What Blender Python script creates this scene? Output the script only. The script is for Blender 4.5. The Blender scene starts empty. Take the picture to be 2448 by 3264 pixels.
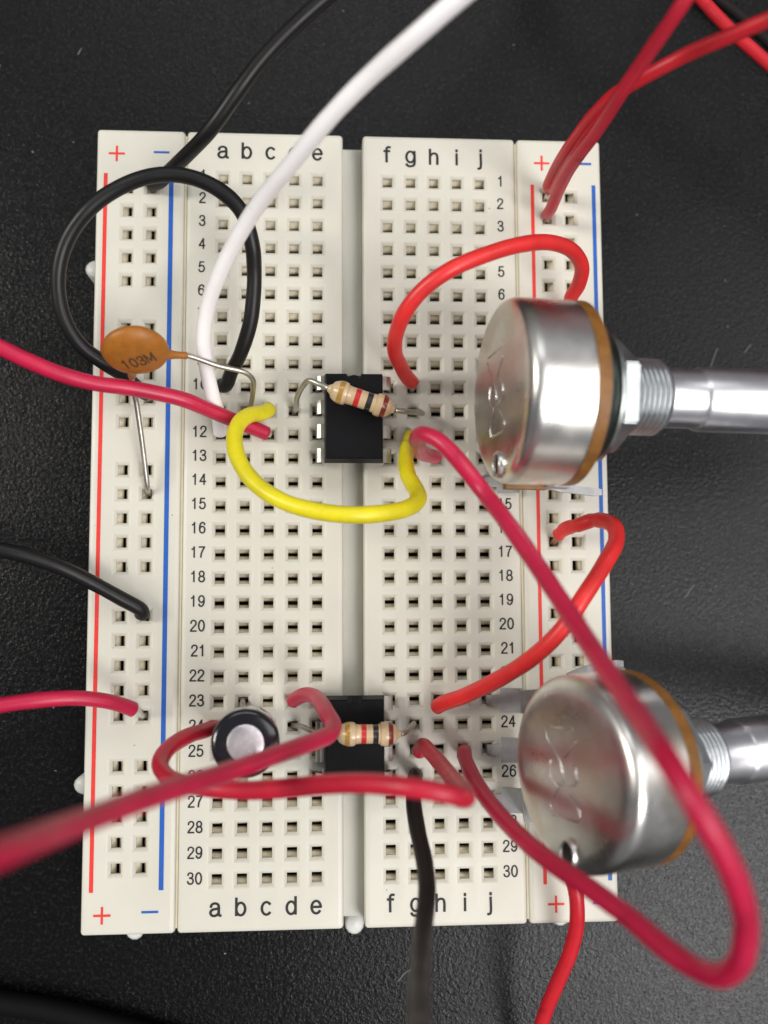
import bpy, bmesh, math, random
from mathutils import Vector, Matrix, noise
random.seed(7)
MM = 0.001                      # everything below is written in millimetres
SC = bpy.context.scene
COL = SC.collection

# ------------------------------------------------------------------ camera
cam_d = bpy.data.cameras.new("camera")
cam = bpy.data.objects.new("camera", cam_d)
COL.objects.link(cam)
SC.camera = cam
rot = Matrix([[0.998172, -0.000218, -0.060437], [-0.004793, 0.996559, -0.082753], [0.060247, 0.082891, 0.994736]])
loc = Vector([-2.696, -7.493, 106.184]) * MM
cam.matrix_world = Matrix.Translation(loc) @ rot.to_4x4()
cam_d.sensor_fit = 'VERTICAL'
cam_d.sensor_height = 4.54
cam_d.sensor_width = 3.405
cam_d.lens = 4.117
cam_d.clip_start = 0.002
cam_d.clip_end = 20.0
cam_d.dof.use_dof = True
cam_d.dof.focus_distance = 0.094
cam_d.dof.aperture_fstop = 2.4

# ------------------------------------------------------------------ light
world = bpy.data.worlds.new("World")
SC.world = world
world.use_nodes = True
bg = world.node_tree.nodes["Background"]
bg.inputs[0].default_value = (0.93, 0.96, 1.0, 1)
bg.inputs[1].default_value = 0.36

def area(name, at, size, power, color):
    d = bpy.data.lights.new(name, 'AREA')
    d.shape = 'RECTANGLE'
    d.size, d.size_y = size
    d.energy = power
    d.color = color
    o = bpy.data.objects.new(name, d)
    o.location = at
    o.rotation_euler = (Vector((0, 0, 0)) - Vector(at)).to_track_quat('-Z', 'Y').to_euler()
    COL.objects.link(o)
    return o

area("ceiling_light_right", (1.2, 0.25, 1.7), (0.9, 1.8), 26.0, (1.0, 0.975, 0.96))
area("ceiling_light_left", (-2.1, 0.45, 1.8), (0.6, 1.2), 78.0, (1.0, 0.965, 0.89))
area("ceiling_light_far", (0.0, 1.45, 1.8), (1.3, 0.6), 12.0, (0.97, 0.98, 1.0))
area("ceiling_light_front", (0.85, -0.85, 1.7), (0.8, 1.0), 56.0, (1.0, 0.975, 0.97))

vs = SC.view_settings
vs.view_transform = 'Standard'
vs.look = 'None'
vs.gamma = 1.0
vs.exposure = -0.94
vs.use_curve_mapping = False

# ------------------------------------------------------------------ materials
def mat(name, color, rough=0.5, metal=0.0, var=0.0, var_scale=900.0, bump=0.0, bump_scale=2500.0,
        coat=0.0, sss=0.0, spec=0.5, rough_var=0.0, dirt=None):
    m = bpy.data.materials.new(name)
    m.use_nodes = True
    nt = m.node_tree
    b = nt.nodes["Principled BSDF"]
    b.inputs["Base Color"].default_value = (*color, 1)
    b.inputs["Roughness"].default_value = rough
    b.inputs["Metallic"].default_value = metal
    b.inputs["Specular IOR Level"].default_value = spec
    b.inputs["Coat Weight"].default_value = coat
    b.inputs["Coat Roughness"].default_value = 0.15
    if sss:
        b.inputs["Subsurface Weight"].default_value = sss
        b.inputs["Subsurface Radius"].default_value = (1.0, 0.85, 0.7)
        b.inputs["Subsurface Scale"].default_value = 0.0006
    tc = nt.nodes.new("ShaderNodeTexCoord")
    def nz(scale, detail=3.0):
        n = nt.nodes.new("ShaderNodeTexNoise")
        n.inputs["Scale"].default_value = scale
        n.inputs["Detail"].default_value = detail
        nt.links.new(tc.outputs["Object"], n.inputs["Vector"])
        return n
    if var or dirt:
        n = nz(var_scale)
        mr = nt.nodes.new("ShaderNodeMapRange")
        mr.inputs["From Min"].default_value = 0.3
        mr.inputs["From Max"].default_value = 0.7
        mr.inputs["To Min"].default_value = 1 - var
        mr.inputs["To Max"].default_value = 1 + var * 0.6
        nt.links.new(n.outputs["Fac"], mr.inputs["Value"])
        mx = nt.nodes.new("ShaderNodeVectorMath")
        mx.operation = 'SCALE'
        mx.inputs[0].default_value = color
        nt.links.new(mr.outputs[0], mx.inputs["Scale"])
        out = mx.outputs[0]
        if dirt:
            dcol, dscale, lo = dirt
            n2 = nz(dscale, 5.0)
            m2 = nt.nodes.new("ShaderNodeMapRange")
            m2.inputs["From Min"].default_value = lo
            m2.inputs["From Max"].default_value = lo + 0.12
            nt.links.new(n2.outputs["Fac"], m2.inputs["Value"])
            mix = nt.nodes.new("ShaderNodeMix")
            mix.data_type = 'RGBA'
            nt.links.new(m2.outputs[0], mix.inputs["Factor"])
            nt.links.new(out, mix.inputs["A"])
            mix.inputs["B"].default_value = (*dcol, 1)
            out = mix.outputs["Result"]
        nt.links.new(out, b.inputs["Base Color"])
    if rough_var:
        n = nz(var_scale * 0.7, 4.0)
        mr = nt.nodes.new("ShaderNodeMapRange")
        mr.inputs["To Min"].default_value = max(0.02, rough - rough_var)
        mr.inputs["To Max"].default_value = rough + rough_var
        nt.links.new(n.outputs["Fac"], mr.inputs["Value"])
        nt.links.new(mr.outputs[0], b.inputs["Roughness"])
    if bump:
        n = nz(bump_scale, 4.0)
        bp = nt.nodes.new("ShaderNodeBump")
        bp.inputs["Strength"].default_value = bump
        bp.inputs["Distance"].default_value = 0.0001
        nt.links.new(n.outputs["Fac"], bp.inputs["Height"])
        nt.links.new(bp.outputs[0], b.inputs["Normal"])
    return m

M = {}
M['abs'] = mat('white_abs', (0.675, 0.657, 0.572), 0.42, var=0.025, var_scale=160, bump=0.12, bump_scale=3000,
               sss=0.35, dirt=((0.60, 0.56, 0.44), 330, 0.735))
M['abs_in'] = mat('channel_abs', (0.66, 0.655, 0.59), 0.5, var=0.03, var_scale=200, bump=0.1)
M['joint'] = mat('yellowed_joint', (0.60, 0.54, 0.38), 0.5, var=0.08)
M['knob'] = mat('lug_abs', (0.70, 0.70, 0.67), 0.4, sss=0.4)
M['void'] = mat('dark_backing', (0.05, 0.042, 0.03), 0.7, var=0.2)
M['clip'] = mat('contact_metal', (0.95, 0.89, 0.74), 0.30, 0.40, var=0.12, var_scale=1500, bump=0.2)
M['ink_black'] = mat('black_ink', (0.014, 0.012, 0.012), 0.6, var=0.25, var_scale=5000)
M['ink_red'] = mat('red_ink', (0.78, 0.035, 0.025), 0.5, var=0.12, var_scale=3000)
M['ink_blue'] = mat('blue_ink', (0.008, 0.105, 0.47), 0.5, var=0.12, var_scale=3000)
def pvc(name, c, **k):
    k.setdefault('dirt', (tuple(v * 0.45 for v in c), 300, 0.655))
    k.setdefault('spec', 0.5)
    return mat(name, c, k.pop('rough', 0.40), var=0.13, var_scale=400, bump=0.14, bump_scale=1300, coat=0.05, rough_var=0.12, **k)
M['red'] = pvc('red_pvc', (0.56, 0.013, 0.024))
M['bright_red'] = pvc('bright_red_pvc', (0.74, 0.028, 0.028))
M['crimson'] = pvc('crimson_pvc', (0.52, 0.010, 0.055))
M['loop_red'] = pvc('rose_red_pvc', (0.56, 0.014, 0.040))
M['dark_red'] = pvc('dark_red_pvc', (0.52, 0.012, 0.034))
M['yellow'] = pvc('yellow_pvc', (0.80, 0.70, 0.012), dirt=((0.40, 0.33, 0.02), 330, 0.66))
M['white'] = mat('white_pvc', (0.93, 0.91, 0.905), 0.4, var=0.03, var_scale=400, bump=0.08, coat=0.05, dirt=((0.55, 0.50, 0.50), 420, 0.70))
M['black'] = pvc('black_pvc', (0.007, 0.0065, 0.0065), rough=0.44, spec=0.35)
M['grey_black'] = pvc('worn_black_pvc', (0.013, 0.010, 0.010), rough=0.55, spec=0.2)
M['cable'] = mat('matt_black_cable', (0.004, 0.004, 0.004), 0.65, spec=0.1, bump=0.15)
M['tin'] = mat('tinned_lead', (0.74, 0.72, 0.66), 0.28, 1.0, var=0.12, bump=0.15, rough_var=0.1)
M['lead'] = mat('dull_lead_wire', (0.50, 0.48, 0.43), 0.42, 1.0, var=0.18, bump=0.2, rough_var=0.12)
M['copper'] = mat('oxidised_copper', (0.40, 0.21, 0.12), 0.4, 1.0, var=0.25, bump=0.2)
M['epoxy'] = mat('black_epoxy', (0.004, 0.004, 0.0055), 0.5, spec=0.14, var=0.15, var_scale=1200, bump=0.35, bump_scale=6000)
M['resistor'] = mat('beige_resistor_coat', (0.60, 0.44, 0.26), 0.30, var=0.10, var_scale=900, bump=0.10, coat=0.3)
M['band_red'] = mat('red_band', (0.55, 0.02, 0.02), 0.3, coat=0.3, var=0.1)
M['band_black'] = mat('black_band', (0.02, 0.018, 0.02), 0.3, coat=0.3, var=0.1)
M['band_brown'] = mat('brown_band', (0.20, 0.022, 0.014), 0.3, coat=0.3, var=0.1)
M['band_gold'] = mat('gold_band', (0.56, 0.33, 0.08), 0.32, 0.45, coat=0.3, var=0.15)
M['ceramic'] = mat('orange_brown_ceramic_coat', (0.38, 0.135, 0.014), 0.46, var=0.12, var_scale=1300, bump=0.25, bump_scale=4000)
M['cap_ink'] = mat('brown_black_ink', (0.10, 0.045, 0.02), 0.6, var=0.4, var_scale=2600)
M['sleeve'] = mat('black_capacitor_sleeve', (0.010, 0.010, 0.014), 0.15, coat=0.5, var=0.1)
M['stripe'] = mat('grey_sleeve_stripe', (0.40, 0.41, 0.40), 0.25, coat=0.5, var=0.15)
M['alu'] = mat('aluminium_can_top', (0.80, 0.76, 0.79), 0.33, 0.9, var=0.30, var_scale=700, bump=0.5, bump_scale=900, rough_var=0.15)
M['steel'] = mat('plated_steel_can', (0.74, 0.725, 0.69), 0.31, 1.0, var=0.12, var_scale=380, bump=0.05, bump_scale=700, rough_var=0.16, dirt=((0.62, 0.57, 0.50), 150, 0.50))
M['stamped'] = mat('stamped_line_steel', (0.74, 0.73, 0.70), 0.25, 1.0, var=0.1)
M['zinc'] = mat('zinc_plated_nut', (0.50, 0.53, 0.54), 0.44, 1.0, var=0.12, var_scale=900, bump=0.25, bump_scale=1800, rough_var=0.12)
M['plate'] = mat('dull_front_plate', (0.36, 0.39, 0.37), 0.38, 1.0, var=0.2)
M['shaft'] = mat('aluminium_shaft', (0.86, 0.85, 0.88), 0.34, 1.0, var=0.05, bump=0.08, bump_scale=900, rough_var=0.06)
M['phenolic'] = mat('brown_phenolic', (0.24, 0.10, 0.016), 0.50, var=0.30, var_scale=700, bump=0.3, bump_scale=2500)
M['lug'] = mat('grey_tinned_terminal', (0.40, 0.40, 0.40), 0.5, 0.7, var=0.12, bump=0.2)
M['notch_shade'] = mat('painted_notch_shade', (0.02, 0.017, 0.014), 0.6)  # shade of the punched hole, put in as a near-black colour

# table: black pebbled laminate
def table_mat():
    m = bpy.data.materials.new('black_pebbled_laminate')
    m.use_nodes = True
    nt = m.node_tree
    b = nt.nodes["Principled BSDF"]
    tc = nt.nodes.new("ShaderNodeTexCoord")
    def nz(scale, detail):
        n = nt.nodes.new("ShaderNodeTexNoise")
        n.inputs["Scale"].default_value = scale
        n.inputs["Detail"].default_value = detail
        nt.links.new(tc.outputs["Object"], n.inputs["Vector"])
        return n
    n1 = nz(2300, 4.0)
    n2 = nz(95, 4.0)
    v = nt.nodes.new("ShaderNodeTexVoronoi")
    v.inputs["Scale"].default_value = 6500
    nt.links.new(tc.outputs["Object"], v.inputs["Vector"])
    add = nt.nodes.new("ShaderNodeMath")
    add.operation = 'MULTIPLY_ADD'
    nt.links.new(v.outputs["Distance"], add.inputs[0])
    add.inputs[1].default_value = 0.35
    nt.links.new(n1.outputs["Fac"], add.inputs[2])
    bp = nt.nodes.new("ShaderNodeBump")
    bp.inputs["Strength"].default_value = 0.8
    bp.inputs["Distance"].default_value = 0.00008
    nt.links.new(add.outputs[0], bp.inputs["Height"])
    nt.links.new(bp.outputs[0], b.inputs["Normal"])
    cr = nt.nodes.new("ShaderNodeMapRange")
    cr.inputs["To Min"].default_value = 0.19
    cr.inputs["To Max"].default_value = 0.27
    nt.links.new(n2.outputs["Fac"], cr.inputs["Value"])
    nt.links.new(cr.outputs[0], b.inputs["Roughness"])
    # random paler speckle mixed into the base colour
    n3 = nz(2400, 4.0)
    sp = nt.nodes.new("ShaderNodeMapRange")
    sp.inputs["From Min"].default_value = 0.50
    sp.inputs["From Max"].default_value = 0.72
    nt.links.new(n3.outputs["Fac"], sp.inputs["Value"])
    mx = nt.nodes.new("ShaderNodeMix")
    mx.data_type = 'RGBA'
    mx.inputs["A"].default_value = (0.0028, 0.0027, 0.0030, 1)
    mx.inputs["B"].default_value = (0.013, 0.0125, 0.013, 1)
    nt.links.new(sp.outputs[0], mx.inputs["Factor"])
    nt.links.new(mx.outputs["Result"], b.inputs["Base Color"])
    b.inputs["Specular IOR Level"].default_value = 0.27
    return m
M['table'] = table_mat()

# ------------------------------------------------------------------ helpers
def empty(name, label, cat, at=(0, 0, 0), group=None):
    o = bpy.data.objects.new(name, None)
    o.empty_display_size = 0.004
    o.location = Vector(at) * MM
    COL.objects.link(o)
    o['label'] = label
    o['category'] = cat
    if group:
        o['group'] = group
    return o

def put(name, me, material, parent=None, smooth=True):
    """mesh given in world millimetres -> object (child keeps world placement)"""
    if material is not None:
        me.materials.append(material)
    if smooth:
        for p in me.polygons:
            p.use_smooth = True
    o = bpy.data.objects.new(name, me)
    COL.objects.link(o)
    if parent is not None:
        o.parent = parent
        top = parent
        off = Vector((0, 0, 0))
        while top is not None:
            off += top.location
            top = top.parent
        o.location = -off
    return o

def mesh(name, verts, faces):
    me = bpy.data.meshes.new(name)
    me.from_pydata([(v[0] * MM, v[1] * MM, v[2] * MM) for v in verts], [], faces)
    me.update()
    return me

def sharp(me, deg=35):
    me.set_sharp_from_angle(angle=math.radians(deg))

def spline(pts, step=0.5):
    P = [Vector(p) for p in pts]
    if len(P) == 2:
        return P
    P = [P[0] * 2 - P[1]] + P + [P[-1] * 2 - P[-2]]
    out = []
    for i in range(1, len(P) - 2):
        p0, p1, p2, p3 = P[i - 1], P[i], P[i + 1], P[i + 2]
        a = 0.5
        t0 = 0
        t1 = t0 + max(1e-4, (p1 - p0).length) ** a
        t2 = t1 + max(1e-4, (p2 - p1).length) ** a
        t3 = t2 + max(1e-4, (p3 - p2).length) ** a
        n = max(3, int((p2 - p1).length / step))
        for k in range(n):
            t = t1 + (t2 - t1) * k / n
            A1 = p0 * ((t1 - t) / (t1 - t0)) + p1 * ((t - t0) / (t1 - t0))
            A2 = p1 * ((t2 - t) / (t2 - t1)) + p2 * ((t - t1) / (t2 - t1))
            A3 = p2 * ((t3 - t) / (t3 - t2)) + p3 * ((t - t2) / (t3 - t2))
            B1 = A1 * ((t2 - t) / (t2 - t0)) + A2 * ((t - t0) / (t2 - t0))
            B2 = A2 * ((t3 - t) / (t3 - t1)) + A3 * ((t - t1) / (t3 - t1))
            out.append(B1 * ((t2 - t) / (t2 - t1)) + B2 * ((t - t1) / (t2 - t1)))
    out.append(P[-2])
    return out

def tube(name, path, r, n=18, rfun=None, round_end=0.06):
    """r in mm; path list of Vector (mm)"""
    T = []
    for i in range(len(path)):
        a = path[max(0, i - 1)]
        b = path[min(len(path) - 1, i + 1)]
        T.append((b - a).normalized())
    nrm = T[0].orthogonal().normalized()
    verts, faces = [], []
    L = 0.0
    rings = []
    for i, p in enumerate(path):
        if i:
            L += (path[i] - path[i - 1]).length
            ax = T[i - 1].cross(T[i])
            if ax.length > 1e-7:
                ang = T[i - 1].angle(T[i])
                nrm = Matrix.Rotation(ang, 3, ax.normalized()) @ nrm
        nrm = (nrm - T[i] * nrm.dot(T[i])).normalized()
        rr = r * (rfun(L) if rfun else 1.0)
        rings.append((p, nrm.copy(), T[i].cross(nrm), rr, T[i]))
    e = min(round_end, r * 0.5)
    first, last = rings[0], rings[-1]
    seq = [(first[0], first[1], first[2], first[3] - e, first[4])]
    seq.append((first[0] + first[4] * e, *first[1:]))
    seq += rings[1:-1]
    seq.append((last[0] - last[4] * e, *last[1:]))
    seq.append((last[0], last[1], last[2], last[3] - e, last[4]))
    for (p, a, b, rr, t) in seq:
        for k in range(n):
            th = 2 * math.pi * k / n
            verts.append(p + (a * math.cos(th) + b * math.sin(th)) * rr)
    for i in range(len(seq) - 1):
        for k in range(n):
            k2 = (k + 1) % n
            faces.append((i * n + k, i * n + k2, (i + 1) * n + k2, (i + 1) * n + k))
    faces.append(tuple(reversed(range(n))))
    faces.append(tuple(range((len(seq) - 1) * n, len(seq) * n)))
    me = mesh(name, verts, faces)
    for p in me.polygons:
        p.use_smooth = True
    sharp(me, 55)
    return me

def lathe(name, o, u, prof, n=48, cap=(True, True)):
    """prof: list of (s, r) along axis u from origin o (mm)"""
    o, u = Vector(o), Vector(u).normalized()
    v = Vector((0, 0, 1)).cross(u)
    if v.length < 1e-4:
        v = Vector((1, 0, 0))
    v.normalize()
    w = u.cross(v)
    verts, faces = [], []
    for s, r in prof:
        for k in range(n):
            th = 2 * math.pi * k / n
            verts.append(o + u * s + (v * math.cos(th) + w * math.sin(th)) * r)
    for i in range(len(prof) - 1):
        for k in range(n):
            k2 = (k + 1) % n
            faces.append((i * n + k, i * n + k2, (i + 1) * n + k2, (i + 1) * n + k))
    if cap[0]:
        faces.append(tuple(reversed(range(n))))
    if cap[1]:
        faces.append(tuple(range((len(prof) - 1) * n, len(prof) * n)))
    me = mesh(name, verts, faces)
    for p in me.polygons:
        p.use_smooth = True
    sharp(me, 40)
    return me

def box_mesh(name, c, ax, half, bevel=0.08, seg=2):
    """oriented bevelled box: centre c, axes ax (3 vectors), half sizes"""
    bm = bmesh.new()
    bmesh.ops.create_cube(bm, size=2)
    for v in bm.verts:
        v.co = Vector((v.co.x * half[0], v.co.y * half[1], v.co.z * half[2]))
    if bevel:
        bmesh.ops.bevel(bm, geom=bm.edges[:], offset=bevel, segments=seg, affect='EDGES', profile=0.5)
    A = [Vector(a) for a in ax]
    for v in bm.verts:
        v.co = (Vector(c) + A[0] * v.co.x + A[1] * v.co.y + A[2] * v.co.z) * MM
    me = bpy.data.meshes.new(name)
    bm.to_mesh(me)
    bm.free()
    for p in me.polygons:
        p.use_smooth = True
    sharp(me, 40)
    return me

XYZ = ((1, 0, 0), (0, 1, 0), (0, 0, 1))

def ribbon(name, path, widths, thick, side):
    """flat blade swept along path, width along 'side' (mm)"""
    side = Vector(side).normalized()
    verts, faces = [], []
    P = [Vector(p) for p in path]
    for i, p in enumerate(P):
        t = (P[min(i + 1, len(P) - 1)] - P[max(0, i - 1)]).normalized()
        nn = t.cross(side).normalized()
        w = widths[i] / 2
        for a, b in ((-1, -1), (1, -1), (1, 1), (-1, 1)):
            verts.append(p + side * w * a + nn * thick / 2 * b)
    for i in range(len(P) - 1):
        for k in range(4):
            k2 = (k + 1) % 4
            faces.append((i * 4 + k, i * 4 + k2, i * 4 + 4 + k2, i * 4 + 4 + k))
    faces.append((3, 2, 1, 0))
    e = (len(P) - 1) * 4
    faces.append((e, e + 1, e + 2, e + 3))
    me = mesh(name, verts, faces)
    bm = bmesh.new()
    bm.from_mesh(me)
    bmesh.ops.recalc_face_normals(bm, faces=bm.faces[:])
    bm.to_mesh(me)
    bm.free()
    return me

def _arc(cx, cy, rx, ry, a0=0, a1=360, n=24):
    return [(cx + rx * math.cos(math.radians(a0 + (a1 - a0) * k / n)), cy + ry * math.sin(math.radians(a0 + (a1 - a0) * k / n))) for k in range(n + 1)]
def _cur(*pts):
    return [(p.x, p.y) for p in spline([(x, y, 0) for x, y in pts], 0.05)]
_O = lambda cx, cy, rx, ry: _arc(cx, cy, rx, ry)
GLYPH = {
    'a': [_cur((.05, .52), (.1, .66), (.27, .73), (.43, .67), (.48, .5), (.48, .12), (.52, .02), (.59, .01)),
          _cur((.48, .43), (.3, .4), (.1, .34), (.03, .19), (.1, .04), (.24, 0), (.4, .07), (.48, .2))],
    'b': [[(.05, 1), (.05, 0)], _O(.29, .365, .24, .365)],
    'c': [_arc(.29, .365, .25, .365, 42, 318)],
    'd': [[(.53, 1), (.53, 0)], _O(.29, .365, .24, .365)],
    'e': [_arc(.28, .365, .25, .365, 2, 322), [(.03, .38), (.53, .38)]],
    'f': [_cur((.38, .98), (.27, 1), (.18, .92), (.17, .78), (.17, 0)), [(.03, .72), (.34, .72)]],
    'g': [_O(.28, .365, .24, .365), _cur((.52, .73), (.52, -.05), (.47, -.2), (.27, -.27), (.1, -.22), (.05, -.12))],
    'h': [[(.05, 1), (.05, 0)], _cur((.05, .5), (.15, .68), (.3, .73), (.43, .68), (.48, .5), (.48, 0))],
    'i': [[(.05, .73), (.05, 0)], [(.05, 1), (.05, .89)]],
    'j': [_cur((.12, .73), (.12, -.12), (.08, -.24), (-.04, -.27)), [(.12, 1), (.12, .89)]],
    '0': [_O(.27, .5, .24, .5)],
    '1': [_cur((.08, .76), (.22, .85), (.28, 1)), [(.28, 1), (.28, 0)]],
    '2': [_cur((.04, .72), (.08, .9), (.26, 1), (.44, .92), (.49, .74), (.42, .55), (.2, .3), (.05, .08), (.03, 0)), [(.0, 0), (.51, 0)]],
    '3': [_cur((.05, .78), (.1, .94), (.26, 1), (.42, .93), (.46, .76), (.4, .6), (.2, .53)),
          _cur((.2, .53), (.42, .47), (.5, .28), (.44, .08), (.26, 0), (.09, .07), (.03, .24))],
    '4': [[(.38, 0), (.38, 1)], [(.38, 1), (.02, .3)], [(.0, .3), (.52, .3)]],
    '5': [[(.46, .98), (.12, .98)], [(.12, .98), (.06, .5)], _cur((.06, .5), (.2, .62), (.38, .6), (.49, .44), (.49, .22), (.38, .04), (.22, 0), (.08, .07), (.03, .22))],
    '6': [_O(.27, .31, .23, .31), _cur((.04, .32), (.05, .65), (.14, .9), (.3, 1), (.44, .92), (.48, .78))],
    '7': [[(.02, .98), (.5, .98)], _cur((.5, .98), (.33, .65), (.22, .35), (.18, 0))],
    '8': [_O(.27, .755, .2, .245), _O(.27, .26, .24, .26)],
    '9': [_O(.27, .69, .23, .31), _cur((.5, .68), (.49, .35), (.4, .1), (.24, 0), (.1, .08), (.06, .22))],
    'M': [[(.0, 0), (.0, 1)], [(.0, 1), (.3, .2)], [(.3, .2), (.6, 1)], [(.6, 1), (.6, 0)]],
    'E': [[(.0, 0), (.0, 1)], [(.0, 1), (.5, 1)], [(.0, .52), (.46, .52)], [(.0, 0), (.5, 0)]],
}
_txt = {}
def text_mesh(s, sw=0.145):
    """printed strokes as flat ribbons, centred on x, baseline 0, ascender height 1"""
    if s in _txt:
        return _txt[s]
    V, F = [], []
    for ci, ch in enumerate(s):
        for st in GLYPH[ch]:
            b0 = len(V)
            n = len(st)
            closed = n > 6 and abs(st[0][0] - st[-1][0]) + abs(st[0][1] - st[-1][1]) < 1e-6
            for i in range(n):
                p0 = st[i - 1] if i else (st[n - 2] if closed else st[0])
                p1 = st[i + 1] if i < n - 1 else (st[1] if closed else st[n - 1])
                dx, dy = p1[0] - p0[0], p1[1] - p0[1]
                l = math.hypot(dx, dy) or 1
                ex, ey = -dy / l * sw / 2, dx / l * sw / 2
                x, y = st[i][0] + ci * 0.70, st[i][1]
                if not closed and i in (0, n - 1):      # square stroke ends
                    k = (-1 if i == 0 else 1) * sw * 0.3
                    x += dx / l * k
                    y += dy / l * k
                V += [(x + ex, y + ey), (x - ex, y - ey)]
            for i in range(n - 1):
                F.append((b0 + 2 * i, b0 + 2 * i + 1, b0 + 2 * i + 3, b0 + 2 * i + 2))
    x0, x1 = min(v[0] for v in V), max(v[0] for v in V)
    V = [(v[0] - (x0 + x1) / 2, v[1]) for v in V]
    _txt[s] = (V, F)
    return _txt[s]

def print_text(name, s, x, y, z, h, parent, material, sx=1.0, rot=0.0):
    vs_, fs = text_mesh(s)
    c, sn = math.cos(rot), math.sin(rot)
    V = []
    for a, b in vs_:
        a, b = a * h * sx, b * h
        V.append((x + a * c - b * sn, y + a * sn + b * c, z + 0.0003 * len(V)))
    return put(name, mesh(name, V, fs), material, parent, smooth=False)

# ------------------------------------------------------------------ table
tb = put('table_top', box_mesh('table_top', (60, 40, -15), XYZ, (620, 420, 15), 2.0), M['table'], None)
tb['kind'] = 'structure'
tb['label'] = 'black pebbled laminate table top under the breadboard'

# ------------------------------------------------------------------ breadboard
TOP = 8.5
P = 2.54
COLX = {c: -13.97 + i * P for i, c in enumerate('abcde')}
COLX.update({c: 3.81 + i * P for i, c in enumerate('fghij')})
def rowy(n):
    return (15.5 - n) * P
def hole(c, n):
    return COLX[c], rowy(n)
RAILK = [14, 13, 12, 11, 10, 8, 7, 6, 5, 4, 2, 1, 0, -1, -2, -4, -5, -6, -7, -8, -10, -11, -12, -13, -14]
LP, LM, RP, RM = -24.1, -21.6, 21.45, 23.95

board = empty('breadboard', 'white solderless breadboard with numbered rows lying on the black table', 'breadboard')

def panel(name, x0, x1, y0, y1, hx, hy, zbot=0.0):
    """moulded block with square funnel holes; top edge rounded"""
    verts, faces = [], []
    idx = {}
    def V(x, y, z):
        k = (round(x, 4), round(y, 4), round(z, 4))
        if k not in idx:
            idx[k] = len(verts)
            verts.append(k)
        return idx[k]
    B = 0.55
    HO, HI = 0.93, 0.52
    xs = [x0 + B]
    for h in hx:
        xs += [h - HO, h + HO]
    xs.append(x1 - B)
    ys = [y0 + B]
    for h in sorted(hy):
        ys += [h - HO, h + HO]
    ys.append(y1 - B)
    hs = set()
    for i in range(len(xs) - 1):
        for j in range(len(ys) - 1):
            if i % 2 == 1 and j % 2 == 1:
                continue
            faces.append((V(xs[i], ys[j], TOP), V(xs[i + 1], ys[j], TOP), V(xs[i + 1], ys[j + 1], TOP), V(xs[i], ys[j + 1], TOP)))
    sq = ((-1, -1), (1, -1), (1, 1), (-1, 1))
    for hx_ in hx:
        for hy_ in hy:
            loops = []
            for hw, dz in ((HO, 0), (HO - 0.12, -0.05), (HI + 0.08, -0.30), (HI, -0.38), (HI, -0.75)):
                loops.append([V(hx_ + a * hw, hy_ + b * hw, TOP + dz) for a, b in sq])
            for la, lb in zip(loops, loops[1:]):
                for k in range(4):
                    faces.append((la[k], la[(k + 1) % 4], lb[(k + 1) % 4], lb[k]))
    # rounded rim and side walls
    def ring(inset, z, rad):
        out = []
        for cx, cy, a0 in ((x1, y0, -90), (x1, y1, 0), (x0, y1, 90), (x0, y0, 180)):
            sx = -1 if cx == x1 else 1
            sy = -1 if cy == y1 else 1
            for k in range(5):
                a = math.radians(a0 + 90 * k / 4)
                out.append((cx + sx * (inset + rad) + rad * math.cos(a), cy + sy * (inset + rad) + rad * math.sin(a), z))
        return out
    rings = [ring(B - 0.02, TOP, 0.10), ring(0.30, TOP - 0.04, 0.18), ring(0.12, TOP - 0.14, 0.3), ring(0.03, TOP - 0.30, 0.35),
             ring(0.0, TOP - 0.5, 0.38), ring(0.0, zbot, 0.38)]
    base = []
    for rg in rings:
        base.append(len(verts))
        verts.extend(rg)
    n = 20
    for a, b in zip(base, base[1:]):
        for k in range(n):
            k2 = (k + 1) % n
            faces.append((a + k, b + k, b + k2, a + k2))
    c = [V(x1 - B, y0 + B, TOP), V(x1 - B, y1 - B, TOP), V(x0 + B, y1 - B, TOP), V(x0 + B, y0 + B, TOP)]
    for q in range(4):
        for k in range(4):
            faces.append((c[q], base[0] + q * 5 + k, base[0] + q * 5 + k + 1))
        q2 = (q + 1) % 4
        faces.append((c[q], base[0] + q * 5 + 4, base[0] + q2 * 5, c[q2]))
    me = mesh(name, verts, faces)
    bm = bmesh.new()
    bm.from_mesh(me)
    bmesh.ops.recalc_face_normals(bm, faces=bm.faces[:])
    bm.to_mesh(me)
    bm.free()
    for p in me.polygons:
        p.use_smooth = True
    sharp(me, 28)
    return put(name, me, M['abs'], board)

rows = [rowy(n) for n in range(1, 31)]
raily = [k * P for k in RAILK]
rail_l = panel('power_rail', -27.45, -18.08, -42.0, 42.0, [LP, LM], raily)
block_l = panel('terminal_block', -17.85, -1.08, -42.0, 42.0, [COLX[c] for c in 'abcde'], rows)
block_r = panel('terminal_block', 1.08, 17.85, -42.0, 42.0, [COLX[c] for c in 'fghij'], rows)
rail_r = panel('power_rail', 18.08, 27.45, -42.0, 42.0, [RP, RM], raily)
# channel between the blocks
chan = put('centre_channel', box_mesh('centre_channel', (0, 0, 2.9), XYZ, (1.06, 41.6, 2.9), 0.05), M['abs_in'], board)
print_text('embossed_letter', 'E', -0.25, -29.7, 5.83, 1.5, chan, M['abs_in'])
for x in (-17.965, 17.965):
    put('joint_strip', box_mesh('joint_strip', (x, 0, 4.1), XYZ, (0.11, 41.5, 4.1), 0.0), M['joint'], board, smooth=False)
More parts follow.
